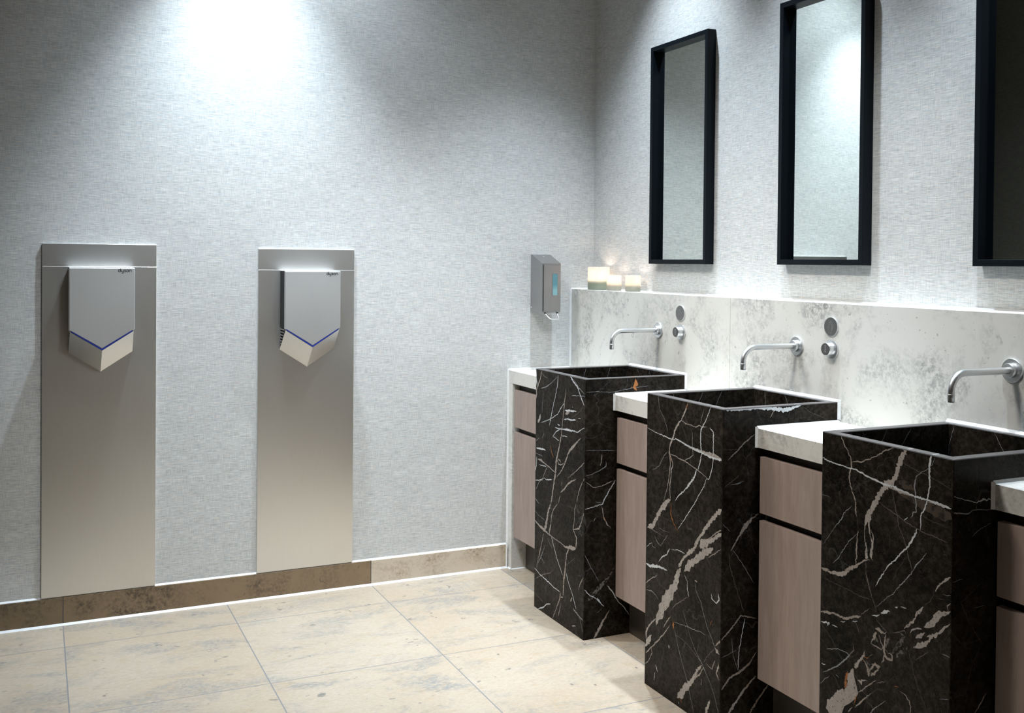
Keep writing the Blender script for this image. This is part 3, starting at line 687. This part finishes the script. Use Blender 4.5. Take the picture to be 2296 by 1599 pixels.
def dryer(x0, x1, dz, label):
    yb, yf = -.0130, -.1120; xm = (x0 + x1) / 2; e = .0045
    zt, zs, zi, zl = 1.3718 + dz, 1.1352 + dz, 1.0623 + dz, .9675 + dz
    zsl = zs - .0925
    t = thing('hand_dryer', label, 'hand dryer', (xm, 0, zl), 'hand dryers on the steel panels')
    # pressed front cover, a shallow shell
    bm = prism(bmesh.new(), [(x0, yf, zt), (x1, yf, zt), (x1, yf, zs), (xm, yf, zi), (x0, yf, zs)], (0, .008, 0))
    bmesh.ops.bevel(bm, geom=[q for q in bm.edges if abs(q.verts[0].co.y - yf) < 1e-5 and abs(q.verts[1].co.y - yf) < 1e-5], offset=.003, segments=3, affect='EDGES')
    fc = obj('front_cover', bm, M['dry'], t, True)
    # side shell behind the cover
    bm = prism(bmesh.new(), [(x0 + .003, yf + .008, zt - .001), (x1 - .003, yf + .008, zt - .001), (x1 - .003, yf + .008, zs + .001), (xm, yf + .008, zi + .004), (x0 + .003, yf + .008, zs + .001)], (0, abs(yb - yf) - .008, 0))
    obj('body_shell', bm, M['black'], t)
    obj('top_cover', bx(x0 + .002, x1 - .002, yf + .0081, yb, zt - .001, zt + .001), M['dry'], t)
    # folded lower nozzle cover: two facets running back to the wall
    A = [(x0 + e, yf + .004, zs - .006), (xm, yf + .004, zi - .006), (xm, yb, zl), (x0 + e - .003, yb, zsl)]
    B = [(xm, yf + .004, zi - .006), (x1 - e, yf + .004, zs - .006), (x1 - e + .003, yb, zsl), (xm, yb, zl)]
    bm = bmesh.new()
    for P in (A, B):
        n = (Vector(P[1]) - Vector(P[0])).cross(Vector(P[3]) - Vector(P[0])).normalized()
        if n.y > 0: n = -n
        prism(bm, P, tuple(-n * .0016))
    f_ = bm
    bmesh.ops.remove_doubles(bm, verts=bm.verts, dist=.0004)
    nz = obj('nozzle_cover', bm, M['dry_low'], t)
    # bright folded ridge
    obj('ridge', tube(bmesh.new(), [(xm, yf + .004, zi - .006), (xm, yb, zl)], .0011, 8), M['dry'], nz)
    # blue air slots along the V
    bm = bmesh.new()
    for a, b in (((x0 + .008, zs - .003), (xm, zi - .002)), ((xm, zi - .002), (x1 - .008, zs - .003))):
        prism(bm, [(a[0], yf + .0012, a[1] + .003), (b[0], yf + .0012, b[1] + .003), (b[0], yf + .0012, b[1] - .0030), (a[0], yf + .0012, a[1] - .0030)], (0, .006, 0))
    q = obj('air_slot', bm, M['blue'], t); q['label'] = 'dark blue V-shaped air slot'
    # louvres on both cheeks
    for xx in (x0 + .004, x1 - .004):
        bm = bmesh.new(); box(bm, xx - .0006, xx + .0006, yb - .004, yb, zsl + .008, zs - .002)
        for i in range(7):
            z = zs - .006 - .0122 * i; yy = yf + .008 + (zs - z) / (zs - zsl) * (abs(yf - yb) - .008)
            if yb - yy > .006: box(bm, xx - .0012, xx + .0012, yy + .003, yb - .001, z - .0022, z + .0022)
        obj('vent', bm, M['chrome'], t)
    bm = prism(bmesh.new(), [(x0 + .009, yf + .012, zs), (x0 + .009, yb, zs), (x0 + .009, yb, zsl + .006)], (x1 - x0 - .018, 0, 0))
    obj('vent_core', bm, M['black'], t)
    q = obj('logo', lettering('dyson', (x1 - .0610, yf, zt - .0160), (1, 0, 0), (0, 0, 1), (0, -1, 0), 0.0088, .25), M['ink'], fc); q['label'] = 'small black maker lettering'
dryer(-2.3142, -2.0802, .0050, 'satin nickel wedge-bottomed hand dryer on the left steel panel')
dryer(-1.5052, -1.2712, -.0040, 'satin nickel wedge-bottomed hand dryer on the middle steel panel, nearer the basins')

# ------------------------------------------------------------------ soap dispenser
x0, x1, yf, zb, zt, zf = -.3345, -.2390, -.125, 1.183, 1.449, 1.4057
t = thing('soap_dispenser', 'slim brushed steel soap dispenser with a cyan window, on the wall above the corner worktop', 'soap dispenser', ((x0 + x1) / 2, 0, zb))
bm = prism(bmesh.new(), [(x0, -.0005, zb + .002), (x0, -.0005, zt), (x0, -.012, zt), (x0, yf, zf), (x0, yf, zb)], (x1 - x0, 0, 0))
bmesh.ops.bevel(bm, geom=[e for e in bm.edges if all(v.co.y < yf + 1e-4 for v in e.verts)], offset=.006, segments=4, affect='EDGES')
obj('housing', bm, M['disp'], t, True)
wx0, wx1, wz0, wz1 = -.2885, -.2580, 1.2625, 1.3612
wx0, wx1 = -.2835, -.2590
fr = bmesh.new()
for a in ((wx0 - .002, wx0, wz0 - .002, wz1 + .002), (wx1, wx1 + .002, wz0 - .002, wz1 + .002), (wx0, wx1, wz0 - .002, wz0), (wx0, wx1, wz1, wz1 + .002)):
    box(fr, a[0], a[1], yf - .0012, yf + .001, a[2], a[3])
wb = obj('window_bezel', fr, M['disp'], t)
obj('sight_window', bx(wx0, wx1, yf - .0006, yf + .001, wz0, wz1), M['soap'], wb)['label'] = 'cyan sight window'
hy = yf + .006
P = [(-.318, hy, zb + .004), (-.318, hy, zb - .004), (-.316, hy - .004, zb - .010), (-.307, hy - .022, zb - .0255), (-.302, hy - .026, zb - .028), (-.296, hy - .027, zb - .0285), (-.268, hy - .027, zb - .0285), (-.2625, hy - .026, zb - .028), (-.2595, hy - .022, zb - .0245), (-.256, hy - .004, zb - .010), (-.2555, hy, zb - .004), (-.2555, hy, zb + .004)]
lv = obj('lever', tube(bmesh.new(), P, .0030, 12), M['chrome'], t, True)
obj('nozzle', lathe(bmesh.new(), [(0, 0), (.006, 0), (.006, .010), (.0045, .012), (0, .012)], (-.287, hy + .02, zb + .002), (0, 0, -1), 18), M['white'], t, True)
bm = bmesh.new()
for xx in (-.318, -.2555): lathe(bm, [(0, 0), (.0048, 0), (.0048, .006), (0, .006)], (xx, hy, zb + .001), (0, 0, -1), 14)
obj('lever_bush', bm, M['black'], lv, True)
obj('lock', lathe(bmesh.new(), [(0, 0), (.005, 0), (.005, .0015), (0, .0015)], (-.286, -.035, zt - (-.012 + .035) * .383 - .0008), (0, -.36, .93), 18), M['chrome'], t, True)
obj('screw', lathe(bmesh.new(), [(0, 0), (.0035, 0), (.0025, .0018), (0, .0018)], (x0 + .0005, -.008, zb + .02), (-1, 0, 0), 14), M['chrome'], t, True)

# ------------------------------------------------------------------ splashback ledge
t = thing('splashback', 'pale grey limestone splashback ledge running behind the basins along the mirror wall', 'splashback', (SX, -.5, 0))
for a, b in ((-.0006, -1.2291), (-1.2303, -3.60)):
    obj('slab', bx(SX, -.0006, b, a, .0, SZ, bev=.0008, seg=1), M['stone'], t)
bm = bmesh.new()
fillet(bm, (SX, -.0006, CZ + .0078), (SX, -.0006, SZ), (-1, 0, 0), (0, -1, 0), .0075)
fillet(bm, (SX, -.0005, SZ), (-.0006, -.0005, SZ), (0, -1, 0), (0, 0, 1), .005)
fillet(bm, (-.0005, -.0007, SZ), (-.0005, -3.6, SZ), (-1, 0, 0), (0, 0, 1), .004)
obj('sealant', bm, M['seal'], t)

# ------------------------------------------------------------------ basins of black marble
RND = random.Random(7)
KN = ['p', 'g', 'f', 't', 'c', 'b', 'v', 'w', 'o']
def vein_pts(P):                           # resample, wander, and give every point a smooth side direction
    base = []
    for a, b in zip(P, P[1:]):
        L = math.hypot(b[0] - a[0], b[1] - a[1]); st = max(.0035, .22 * max(a[2], b[2])); n = max(1, min(14, int(L / st)))
        for i in range(n):
            f = i / n; base.append([a[q] + (b[q] - a[q]) * f for q in range(3)])
    base.append(list(P[-1])); n = len(base); out = []; w1 = w2 = 0.0; k1 = RND.uniform(0, 9); k2 = RND.uniform(0, 9)
    for i, p in enumerate(base):
        r = 2 if p[2] < .01 else 4
        a, b = base[max(i - r, 0)], base[min(i + r, n - 1)]
        tx, ty = b[0] - a[0], b[1] - a[1]; l = math.hypot(tx, ty) or 1; nx, ny = -ty / l, tx / l
        j = 0 if i in (0, n - 1) else RND.gauss(0, .0006 + .03 * min(p[2], .02))
        w = p[2]; w = w * (.62 if w < .0028 else .80 if w < .006 else .95)
        w1 = .6 * w1 + RND.gauss(0, .17); w2 = .6 * w2 + RND.gauss(0, .17)
        h1 = w / 2 * max(.35, 1 + w1 + .12 * math.sin(i * 1.3 + k1)); h2 = w / 2 * max(.35, 1 + w2 + .12 * math.sin(i * 1.7 + k2))
        tp = min(1.0, .30 + .24 * min(i, n - 1 - i)); h1 *= tp; h2 *= tp
        out.append((p[0] + nx * j, p[1] + ny * j, nx, ny, h1, h2))
    return out
def add_veins(bm, key, org, eu, ev, en, U, V_, rim=None):
    for kind, P in VE.get(key, []):
        wm = sum(p[2] for p in P) / len(P)
        if kind in 'wb' and wm < .0030: kind = 'v' if kind == 'w' else 'c'
        if kind in 'vc' and wm < .0019: kind = 'f'
        lift = .00006 + .00004 * KN.index(kind) + RND.uniform(0, .00003)
        L = []
        for u, v, nx, ny, h1, h2 in vein_pts(P):
            pr = []
            for s, h in ((1, h1), (-1, h2)):
                uu = min(max(u + s * nx * h, .0026), U - .0026); vv = min(max(v + s * ny * h, .0005), V_ - .0026)
                pr.append(bm.verts.new(org + eu * uu + ev * vv + en * lift))
            L.append(pr)
        for A, B in zip(L, L[1:]):
            f = bm.faces.new((A[0], A[1], B[1], B[0])); f.material_index = 2 + KN.index(kind)
        if rim:                                            # the vein carries on across the flat of the rim
            for u, v, w in (P[0], P[-1]):
                if v > .962 and .012 < u < U - .012:
                    z = en * -.0032 + ev * (V_ + .00022); w = max(w * .8, .002); d = RND.uniform(-.012, .012)
                    q = [org + eu * (u - w / 2) + z, org + eu * (u + w / 2) + z, org + eu * (u + w * .4 + d) + z - en * .0235, org + eu * (u - w * .4 + d) + z - en * .0235]
                    f = bm.faces.new([bm.verts.new(p) for p in q]); f.material_index = 2 + KN.index(kind)
def basin(n, y0, y1, label):
    t = thing('pedestal_basin', label, 'basin', ((PX + SX) / 2, (y0 + y1) / 2, 0), 'marble pedestal basins')
    xb = SX - .0006; r = .030; zb = .70
    bm = bmesh.new()
    def ring(ax, bx_, ay, by, z): return [bm.verts.new(p) for p in ((ax, ay, z), (bx_, ay, z), (bx_, by, z), (ax, by, z))]
    o0 = ring(PX, xb, y1, y0, 0); o1 = ring(PX, xb, y1, y0, PZ); i1 = ring(PX + r, xb - r, y1 + r, y0 - r, PZ); i0 = ring(PX + r, xb - r, y1 + r, y0 - r, zb)
    for A, B in ((o0, o1), (o1, i1), (i1, i0)):
        for k in range(4): bm.faces.new((A[k], A[(k + 1) % 4], B[(k + 1) % 4], B[k]))
    bm.faces.new(i0); bm.faces.new(o0[::-1])
    bmesh.ops.recalc_face_normals(bm, faces=bm.faces)
    E = [e for e in bm.edges if (e.verts[0] in o1 and e.verts[1] in o1) or (e.verts[0] in o0 and e.verts[1] in o1) or (e.verts[0] in o1 and e.verts[1] in o0) or (e.verts[0] in i1 and e.verts[1] in i1)]
    bmesh.ops.bevel(bm, geom=E, offset=.0026, segments=2, affect='EDGES', profile=.5)
    bm.normal_update()
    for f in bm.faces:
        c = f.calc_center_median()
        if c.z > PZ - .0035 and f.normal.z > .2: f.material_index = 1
    add_veins(bm, '%df' % n, Vector((PX, y0, 0)), Vector((0, -1, 0)), Vector((0, 0, 1)), Vector((-1, 0, 0)), y0 - y1, PZ, True)
    add_veins(bm, '%dr' % n, Vector((PX, y1, 0)), Vector((1, 0, 0)), Vector((0, 0, 1)), Vector((0, -1, 0)), xb - PX, PZ, True)
    # veins on the inner faces that the opening shows
    fi = Vector((PX + r, y0 - r, 0)); 
    for q in range(3):
        u = .06 + .11 * q + RND.uniform(-.03, .03); d = RND.uniform(-.12, .12); w = RND.choice((.0024, .0024, .009))
        VE['in'] = [('w' if w < .005 else 'g', [(u, PZ - .004, w), (u + d * .3, PZ - .05, w * .7), (u + d * .55, PZ - .09, w), (u + d, PZ - .2, w * .6)])]
        add_veins(bm, 'in', fi, Vector((1, 0, 0)), Vector((0, 0, 1)), Vector((0, -1, 0)), xb - PX - 2 * r, PZ)
        u = .05 + .12 * q + RND.uniform(-.03, .03)
        VE['in'] = [('w', [(u, PZ - .004, .0024), (u - d * .4, PZ - .06, .0017), (u - d * .5, PZ - .10, .0022), (u - d, PZ - .2, .0015)])]
        if q < 2: add_veins(bm, 'in', Vector((xb - r, y0 - r, 0)), Vector((0, -1, 0)), Vector((0, 0, 1)), Vector((-1, 0, 0)), y0 - y1 - 2 * r, PZ)
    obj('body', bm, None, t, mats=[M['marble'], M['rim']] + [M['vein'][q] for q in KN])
    d = obj('drain', lathe(bmesh.new(), [(0, .004), (.020, .004), (.030, .003), (.032, 0), (0, 0)], ((PX + SX) / 2, (y0 + y1) / 2, zb + .0002), (0, 0, 1), 32), M['chrome'], t, True)
    bm = bmesh.new()
    fillet(bm, (xb, y0, PZ), (xb, y1, PZ), (-1, 0, 0), (0, 0, 1), .0075)
    fillet(bm, (xb, y1, CZ + .0072), (xb, y1, PZ + .006), (-1, 0, 0), (0, -1, 0), .0075)
    obj('sealant', bm, M['seal'], t)
basin(1, *BAS[0], 'farthest black marble pedestal basin, with an orange fleck below its rim')
basin(2, *BAS[1], 'black marble pedestal basin with a thick taupe diagonal vein, between the other two basins')
basin(3, *BAS[2], 'nearest black marble pedestal basin, with a broad pale patch low on its front')

# ------------------------------------------------------------------ worktops, end panel and cabinets
def worktop(y0, y1, wall, label):
    t = thing('worktop', label, 'worktop', ((CX + SX) / 2, (y0 + y1) / 2, CZB), 'limestone worktops between the basins')
    obj('slab', bx(CX, SX - .0006, y1, y0, CZB, CZ, bev=.001, seg=1), M['stone'], t)
    bm = bmesh.new(); s = .0065
    fillet(bm, (CX, y0, CZ), (SX - .0008, y0, CZ), (0, -1, 0), (0, 0, 1), s)
    fillet(bm, (CX, y0, CZB), (CX, y0, CZ + s * .6), (-1, 0, 0), (0, -1, 0), s)
    obj('sealant', bm, M['seal'], t)
e = .0006
worktop(-e, BAS[0][0] + e, True, 'short pale limestone worktop in the corner, under the soap dispenser')
worktop(BAS[0][1] - e, BAS[1][0] + e, False, 'pale limestone worktop between the farthest basin and the middle basin')
worktop(BAS[1][1] - e, BAS[2][0] + e, False, 'pale limestone worktop between the middle basin and the nearest basin')
worktop(BAS[2][1] - e, -3.06, False, 'pale limestone worktop at the right edge, beyond the nearest basin')

t = thing('end_panel', 'narrow upright limestone panel closing the cabinet end against the dryer wall', 'end panel', (CX, -.02, 0))
obj('slab', bx(CX, SX - .001, -.0455, -e, 0, CZB - .0006, bev=.001, seg=1), M['stone'], t)
bm = bmesh.new()
fillet(bm, (CX, -e, 0), (CX, -e, CZB), (-1, 0, 0), (0, -1, 0), .0065)
fillet(bm, (CX, -e, 0), (CX, -.0455, 0), (-1, 0, 0), (0, 0, 1), .006)
fillet(bm, (CX, -.0455, 0), (KX, -.0455, 0), (0, -1, 0), (0, 0, 1), .004)
obj('sealant', bm, M['seal'], t)

def cabinet(y0, y1, label):
    t = thing('vanity_cabinet', label, 'cabinet', (FX, (y0 + y1) / 2, 0), 'taupe vanity cabinets between the basins')
    bm = bx(-.395, SX - .0012, y1, y0, .150, CZB - .0012)
    obj('carcass', bm, M['dark_wood'], t)
    obj('drawer_front', bx(FX, FX + .020, y1 + .002, y0 - .0075, .6574, .8286, bev=.0010, seg=2), M['wood'], t)
    obj('door', bx(FX, FX + .020, y1 + .002, y0 - .0075, .1527, .6352, bev=.0010, seg=2), M['wood'], t)
    bm = bmesh.new()
    for z in (.640, .832): box(bm, -.409, -.3952, y1 + .002, y0 - .002, z - .018, z + .012)
    obj('finger_rail', bm, M['dark_wood'], t)
    bm = bx(-.4171, -.3951, y1 + .012, y0 - .020, .158, .60)
    box(bm, -.4171, -.3951, y1 + .012, y0 - .020, .665, .81)
    obj('drawer_box', bm, M['dark_wood'], t)
    obj('toe_kick', bx(KX, KX + .018, y1, y0, 0, .1495), M['kick'], t)
cabinet(-.0465, BAS[0][0] + e, 'slim taupe wood cabinet in the corner, left of the farthest basin')
cabinet(BAS[0][1] - e, BAS[1][0] + e, 'taupe wood cabinet between the farthest basin and the middle basin')
cabinet(BAS[1][1] - e, BAS[2][0] + e, 'taupe wood cabinet between the middle basin and the nearest basin')
cabinet(BAS[2][1] - e, -3.06, 'shadowed taupe wood cabinet cut off by the right edge')

# ------------------------------------------------------------------ taps, knobs, sensor plates
def tap(y, label):
    t = thing('wall_tap', label, 'tap', (SX, y, 1.139), 'wall taps over the basins')
    x = SX - .0004; z = 1.1395
    fl = obj('flange', lathe(bmesh.new(), [(0, 0), (.0312, 0), (.0315, .001), (.0315, .0045), (.0305, .0055), (0, .0055)], (x, y, z), (-1, 0, 0), 48), M['chrome'], t, True)
    obj('collar', lathe(bmesh.new(), [(0, .0056), (.0185, .0056), (.0190, .0065), (.0190, .017), (.0180, .0185), (.0105, .0190), (0, .0190)], (x, y, z), (-1, 0, 0), 40), M['chrome'], fl, True)
    R = .046; xe = -.3420; P = [(x - .018, y, z), (x - .06, y, z), (xe + R + .02, y, z)]
    P += [(xe + R + R * math.cos(math.radians(a)), y, z - R + R * math.sin(math.radians(a))) for a in range(90, 181, 6)]
    P += [(xe, y, z - R - .004), (xe, y, 1.0885)]
    sp = obj('spout', tube(bmesh.new(), P, .0089, 28), M['chrome'], t, True)
    obj('aerator', lathe(bmesh.new(), [(0, 0), (.0084, 0), (.0092, .0008), (.0095, .002), (.0095, .0195), (.0086, .0212), (.0070, .0212), (.0065, .017), (0, .017)], (xe, y, 1.0885), (0, 0, -1), 32), M['chrome'], sp, True)
tap(-.7570, 'brushed steel wall tap over the farthest basin')
tap(-1.5943, 'brushed steel wall tap over the middle basin')
tap(-2.4266, 'brushed steel wall tap over the nearest basin, at the right edge')

def knob(y, label):
    t = thing('control_knob', label, 'knob', (SX, y, 1.142), 'tap control knobs on the splashback')
    x, z = SX - .0004, 1.1425
    obj('escutcheon', lathe(bmesh.new(), [(0, 0), (.0300, 0), (.0305, .001), (.0300, .0055), (.0285, .0062), (0, .0062)], (x, y, z), (-1, 0, 0), 48), M['chrome'], t, True)
    c = obj('cap', lathe(bmesh.new(), [(0, .0063), (.0205, .0063), (.0205, .0265), (.0197, .0278), (0, .0278)], (x, y, z), (-1, 0, 0), 44), M['chrome'], t, True)
    obj('cap_face', lathe(bmesh.new(), [(0, 0), (.0193, 0), (.0190, .0008), (0, .0008)], (x - .0279, y, z), (-1, 0, 0), 40), M['knobface'], c, True)['label'] = 'dark grey knob face'
    bm = bmesh.new()
    for i, h in enumerate((.010, .004, -.002, -.008)):
        box(bm, x - .0290, x - .0288, y - .0009, y + .0009, z + h - .0016, z + h + .0016)
    obj('mark', bm, M['white'], c)
knob(-.9195, 'round steel control knob with a dark face, beside the tap of the farthest basin')
knob(-1.7607, 'round steel control knob with a dark face, beside the tap of the middle basin')

def plate(y, z, label):
    t = thing('sensor_plate', label, 'sensor plate', (SX, y, z), 'round sensor plates on the splashback')
    x = SX - .0004
    obj('rim', lathe(bmesh.new(), [(.0292, 0), (.0310, 0), (.0312, .0010), (.0306, .0042), (.0292, .0042)], (x, y, z), (-1, 0, 0), 56), M['chrome'], t, True)
    ds = obj('disc', lathe(bmesh.new(), [(0, .0001), (.0292, .0001), (.0292, .0040), (0, .0040)], (x, y, z), (-1, 0, 0), 56), M['disc'], t, True)
    fr = (Vector((x - .0040, y, z)), Vector((0, -1, 0)), Vector((0, 0, 1)), Vector((-1, 0, 0)))
    S = .001; H = [(-9, -19), (-10, -12), (-16, -3), (-15, 1), (-12, 0), (-8, -5), (-8, 12), (-6.5, 14), (-5, 12), (-5, 2), (-4.5, 15), (-3, 17), (-1.5, 15), (-1.2, 2), (-.8, 16), (.7, 18), (2.2, 16), (2.2, 2), (2.6, 13), (4, 15), (5.5, 13), (5.6, -8), (4, -14), (4, -19), (-9, -19)]
    bm = strip(bmesh.new(), [(a * S, b * S) for a, b in H], fr, .0009, .0002)
    strip(bm, [(a * S, b * S) for a, b in arc(11, 4, 3.4, 0, 360, 20)], fr, .0009, .0003)
    obj('hand_pictogram', bm, M['etch'], ds)
plate(-.9145, 1.2163, 'dark round sensor plate with a hand pictogram, above the knob of the farthest basin')
plate(-1.7575, 1.2133, 'dark round sensor plate with a hand pictogram, above the knob of the middle basin')

# ------------------------------------------------------------------ mirrors
MB, MT = 1.4102, 2.3351
def mirror(y0, y1, label):
    t = thing('wall_mirror', label, 'mirror', (0, (y0 + y1) / 2, MB), 'tall black framed mirrors over the basins')
    b = .0185; xf, xb = -.0394, -.0008
    bm = bmesh.new()
    def ring(a, x): return [bm.verts.new(p) for p in ((x, y0 - a, MT - a), (x, y1 + a, MT - a), (x, y1 + a, MB + a), (x, y0 - a, MB + a))]
    of, ob, f_, ib = ring(0, xf), ring(0, xb), ring(b, xf), ring(b, xb)
    for A, B in ((ob, of), (of, f_), (f_, ib), (ib, ob)):
        for k in range(4): bm.faces.new((A[k], A[(k + 1) % 4], B[(k + 1) % 4], B[k]))
    bmesh.ops.recalc_face_normals(bm, faces=bm.faces)
    bmesh.ops.bevel(bm, geom=[e for e in bm.edges if all(abs(v.co.x - xf) < 1e-5 for v in e.verts)], offset=.0007, segments=1, affect='EDGES')
    obj('frame', bm, M['frame'], t)
    obj('mirror_glass', bx(-.0095, -.0040, y1 + b - .001, y0 - b + .001, MB + b - .001, MT - b + .001), M['mirror'], t)
    return t
mirror(-.5490, -.9599, 'tall black framed mirror over the farthest basin')
mirror(-1.3879, -1.8012, 'tall black framed mirror over the middle basin')
mirror(-2.2243, -2.6370, 'tall black framed mirror over the nearest basin, cut off by the right edge')

# ------------------------------------------------------------------ candles on the ledge
def candle(x, y, r, h, low, high, wave, name, label, power):
    t = thing('candle_holder', label, 'candle', (x, y, SZ + .0004), 'glowing candle glasses on the ledge')
    z = SZ + .0004; w = .0035
    gm = candle_glass(name, z, h, low, high, wave)
    obj('glass', lathe(bmesh.new(), [(0, 0), (r - .003, 0), (r - .001, .001), (r, .004), (r, h - .001), (r - w * .5, h), (r - w, h - .001), (r - w, .007), (0, .007)], (x, y, z), (0, 0, 1), 56), gm, t, True)
    wx = obj('wax', lathe(bmesh.new(), [(0, .0075), (r - w - .001, .0075), (r - w - .001, h * .36), (r * .5, h * .345), (0, h * .34)], (x, y, z), (0, 0, 1), 40), M['wax'], t, True)
    obj('wick', tube(bmesh.new(), [(x, y, z + h * .335), (x, y, z + h * .42)], .0009, 8), M['black'], wx)
    fz = z + h * .40
    obj('flame', lathe(bmesh.new(), [(0, 0), (.0028, .003), (.0040, .008), (.0030, .014), (.0012, .020), (0, .023)], (x, y, fz), (0, 0, 1), 16), M['flame'], t, True)
    L = bpy.data.lights.new('candle_light', 'POINT'); L.energy = power; L.color = (1.0, .82, .68); L.shadow_soft_size = .005
    o = bpy.data.objects.new('candle_light', L); C.objects.link(o); o.location = (x, y, fz + .028)
candle(-.060, -.156, .0507, .105, (.60, .67, .57), (.84, .80, .76), 60.0, 'frosted_green_glass', 'large frosted candle glass with a sage green base, at the corner end of the ledge', .14)
candle(-.060, -.295, .0330, .070, (.74, .74, .66), (.84, .77, .72), 90.0, 'frosted_olive_glass', 'small frosted candle glass between the large one and the other small one', .075)
candle(-.060, -.457, .0336, .071, (.73, .74, .65), (.84, .78, .73), 80.0, 'frosted_moss_glass', 'small frosted candle glass standing nearest the first mirror', .075)

# ------------------------------------------------------------------ light: recessed spots in the ceiling, plus added fill spots
def spot(x, y, power, size, blend, col=(.86, .95, 1.0), aim=(0, 0), r=.03):
    L = bpy.data.lights.new('ceiling_or_fill_spot', 'SPOT'); L.energy = power; L.spot_size = math.radians(size); L.spot_blend = blend
    L.color = col; L.shadow_soft_size = r
    o = bpy.data.objects.new('ceiling_or_fill_spot', L); C.objects.link(o); o.location = (x, y, CEIL - .02)
    d = Vector((x + aim[0], y + aim[1], 0)) - o.location
    o.rotation_euler = d.to_track_quat('-Z', 'Y').to_euler()
COOL = (.76, .89, 1.0); WARM = (1.0, .95, .87)
spot(-1.68, -.38, 185, 70, 1.0, COOL, (.0, .1))
spot(-1.50, -.42, 42, 120, 1.0, COOL, (.1, .1))  # added wide fill, softens the edge of the light patch on the wall
spot(-.34, -.79, 145, 76, 1.0, COOL, (-.18, .08))
for y in (-1.55, -2.35): spot(-.34, y, 145, 66, 1.0, COOL, (-.2, 0))
# added soft fill, no real lamps: mid-room spots tilted towards the two walls
for x, p in ((-1.55, 200), (-.95, 42)): spot(x, -2.4, p, 54, 1.0, (.90, .96, 1.0), (.10, 3.1), .2)
for y in (-.85, -1.95): spot(-2.0, y, 152, 58, 1.0, WARM, (2.35, 0), .2)
spot(-1.9, -2.0, 42, 90, 1.0, WARM, (0, 0), .1)
spot(-1.6, -4.8, 160, 90, 1.0, WARM, (0, -.6), .1)  # added fill behind the camera, brightens what the steel panels reflect
w = bpy.data.worlds.new('room_air'); bpy.context.scene.world = w; w.use_nodes = True
w.node_tree.nodes['Background'].inputs[0].default_value = (.5, .55, .6, 1); w.node_tree.nodes['Background'].inputs[1].default_value = .05

# ------------------------------------------------------------------ camera
cd = bpy.data.cameras.new('camera'); co = bpy.data.objects.new('camera', cd); C.objects.link(co)
yaw, pit, rol = 0.436447055, -0.013178893, 0.008855038
fwd = Vector((math.sin(yaw) * math.cos(pit), math.cos(yaw) * math.cos(pit), math.sin(pit))); rt = Vector((math.cos(yaw), -math.sin(yaw), 0)); up = rt.cross(fwd)
r2 = rt * math.cos(rol) + up * math.sin(rol); u2 = up * math.cos(rol) - rt * math.sin(rol)
mw = Matrix((r2, u2, -fwd)).transposed().to_4x4(); mw.translation = (-2.42412, -4.28018, 1.40660); co.matrix_world = mw
cd.sensor_fit = 'HORIZONTAL'; cd.sensor_width = 36.0; cd.lens = 2289.24 * 36 / 2296
cd.shift_x = -(1149.4 - 1148) / 2296; cd.shift_y = (620.9 - 799.5) / 2296; cd.clip_start = .02
sc = bpy.context.scene; sc.camera = co
sc.view_settings.view_transform = 'Standard'; sc.view_settings.look = 'None'; sc.view_settings.exposure = 0.65; sc.view_settings.gamma = 1.0
sc.view_settings.use_curve_mapping = False
sc.cycles.max_bounces = 8; sc.cycles.diffuse_bounces = 4; sc.cycles.glossy_bounces = 4; sc.cycles.sample_clamp_indirect = 6.0
sc.cycles.use_denoising = True
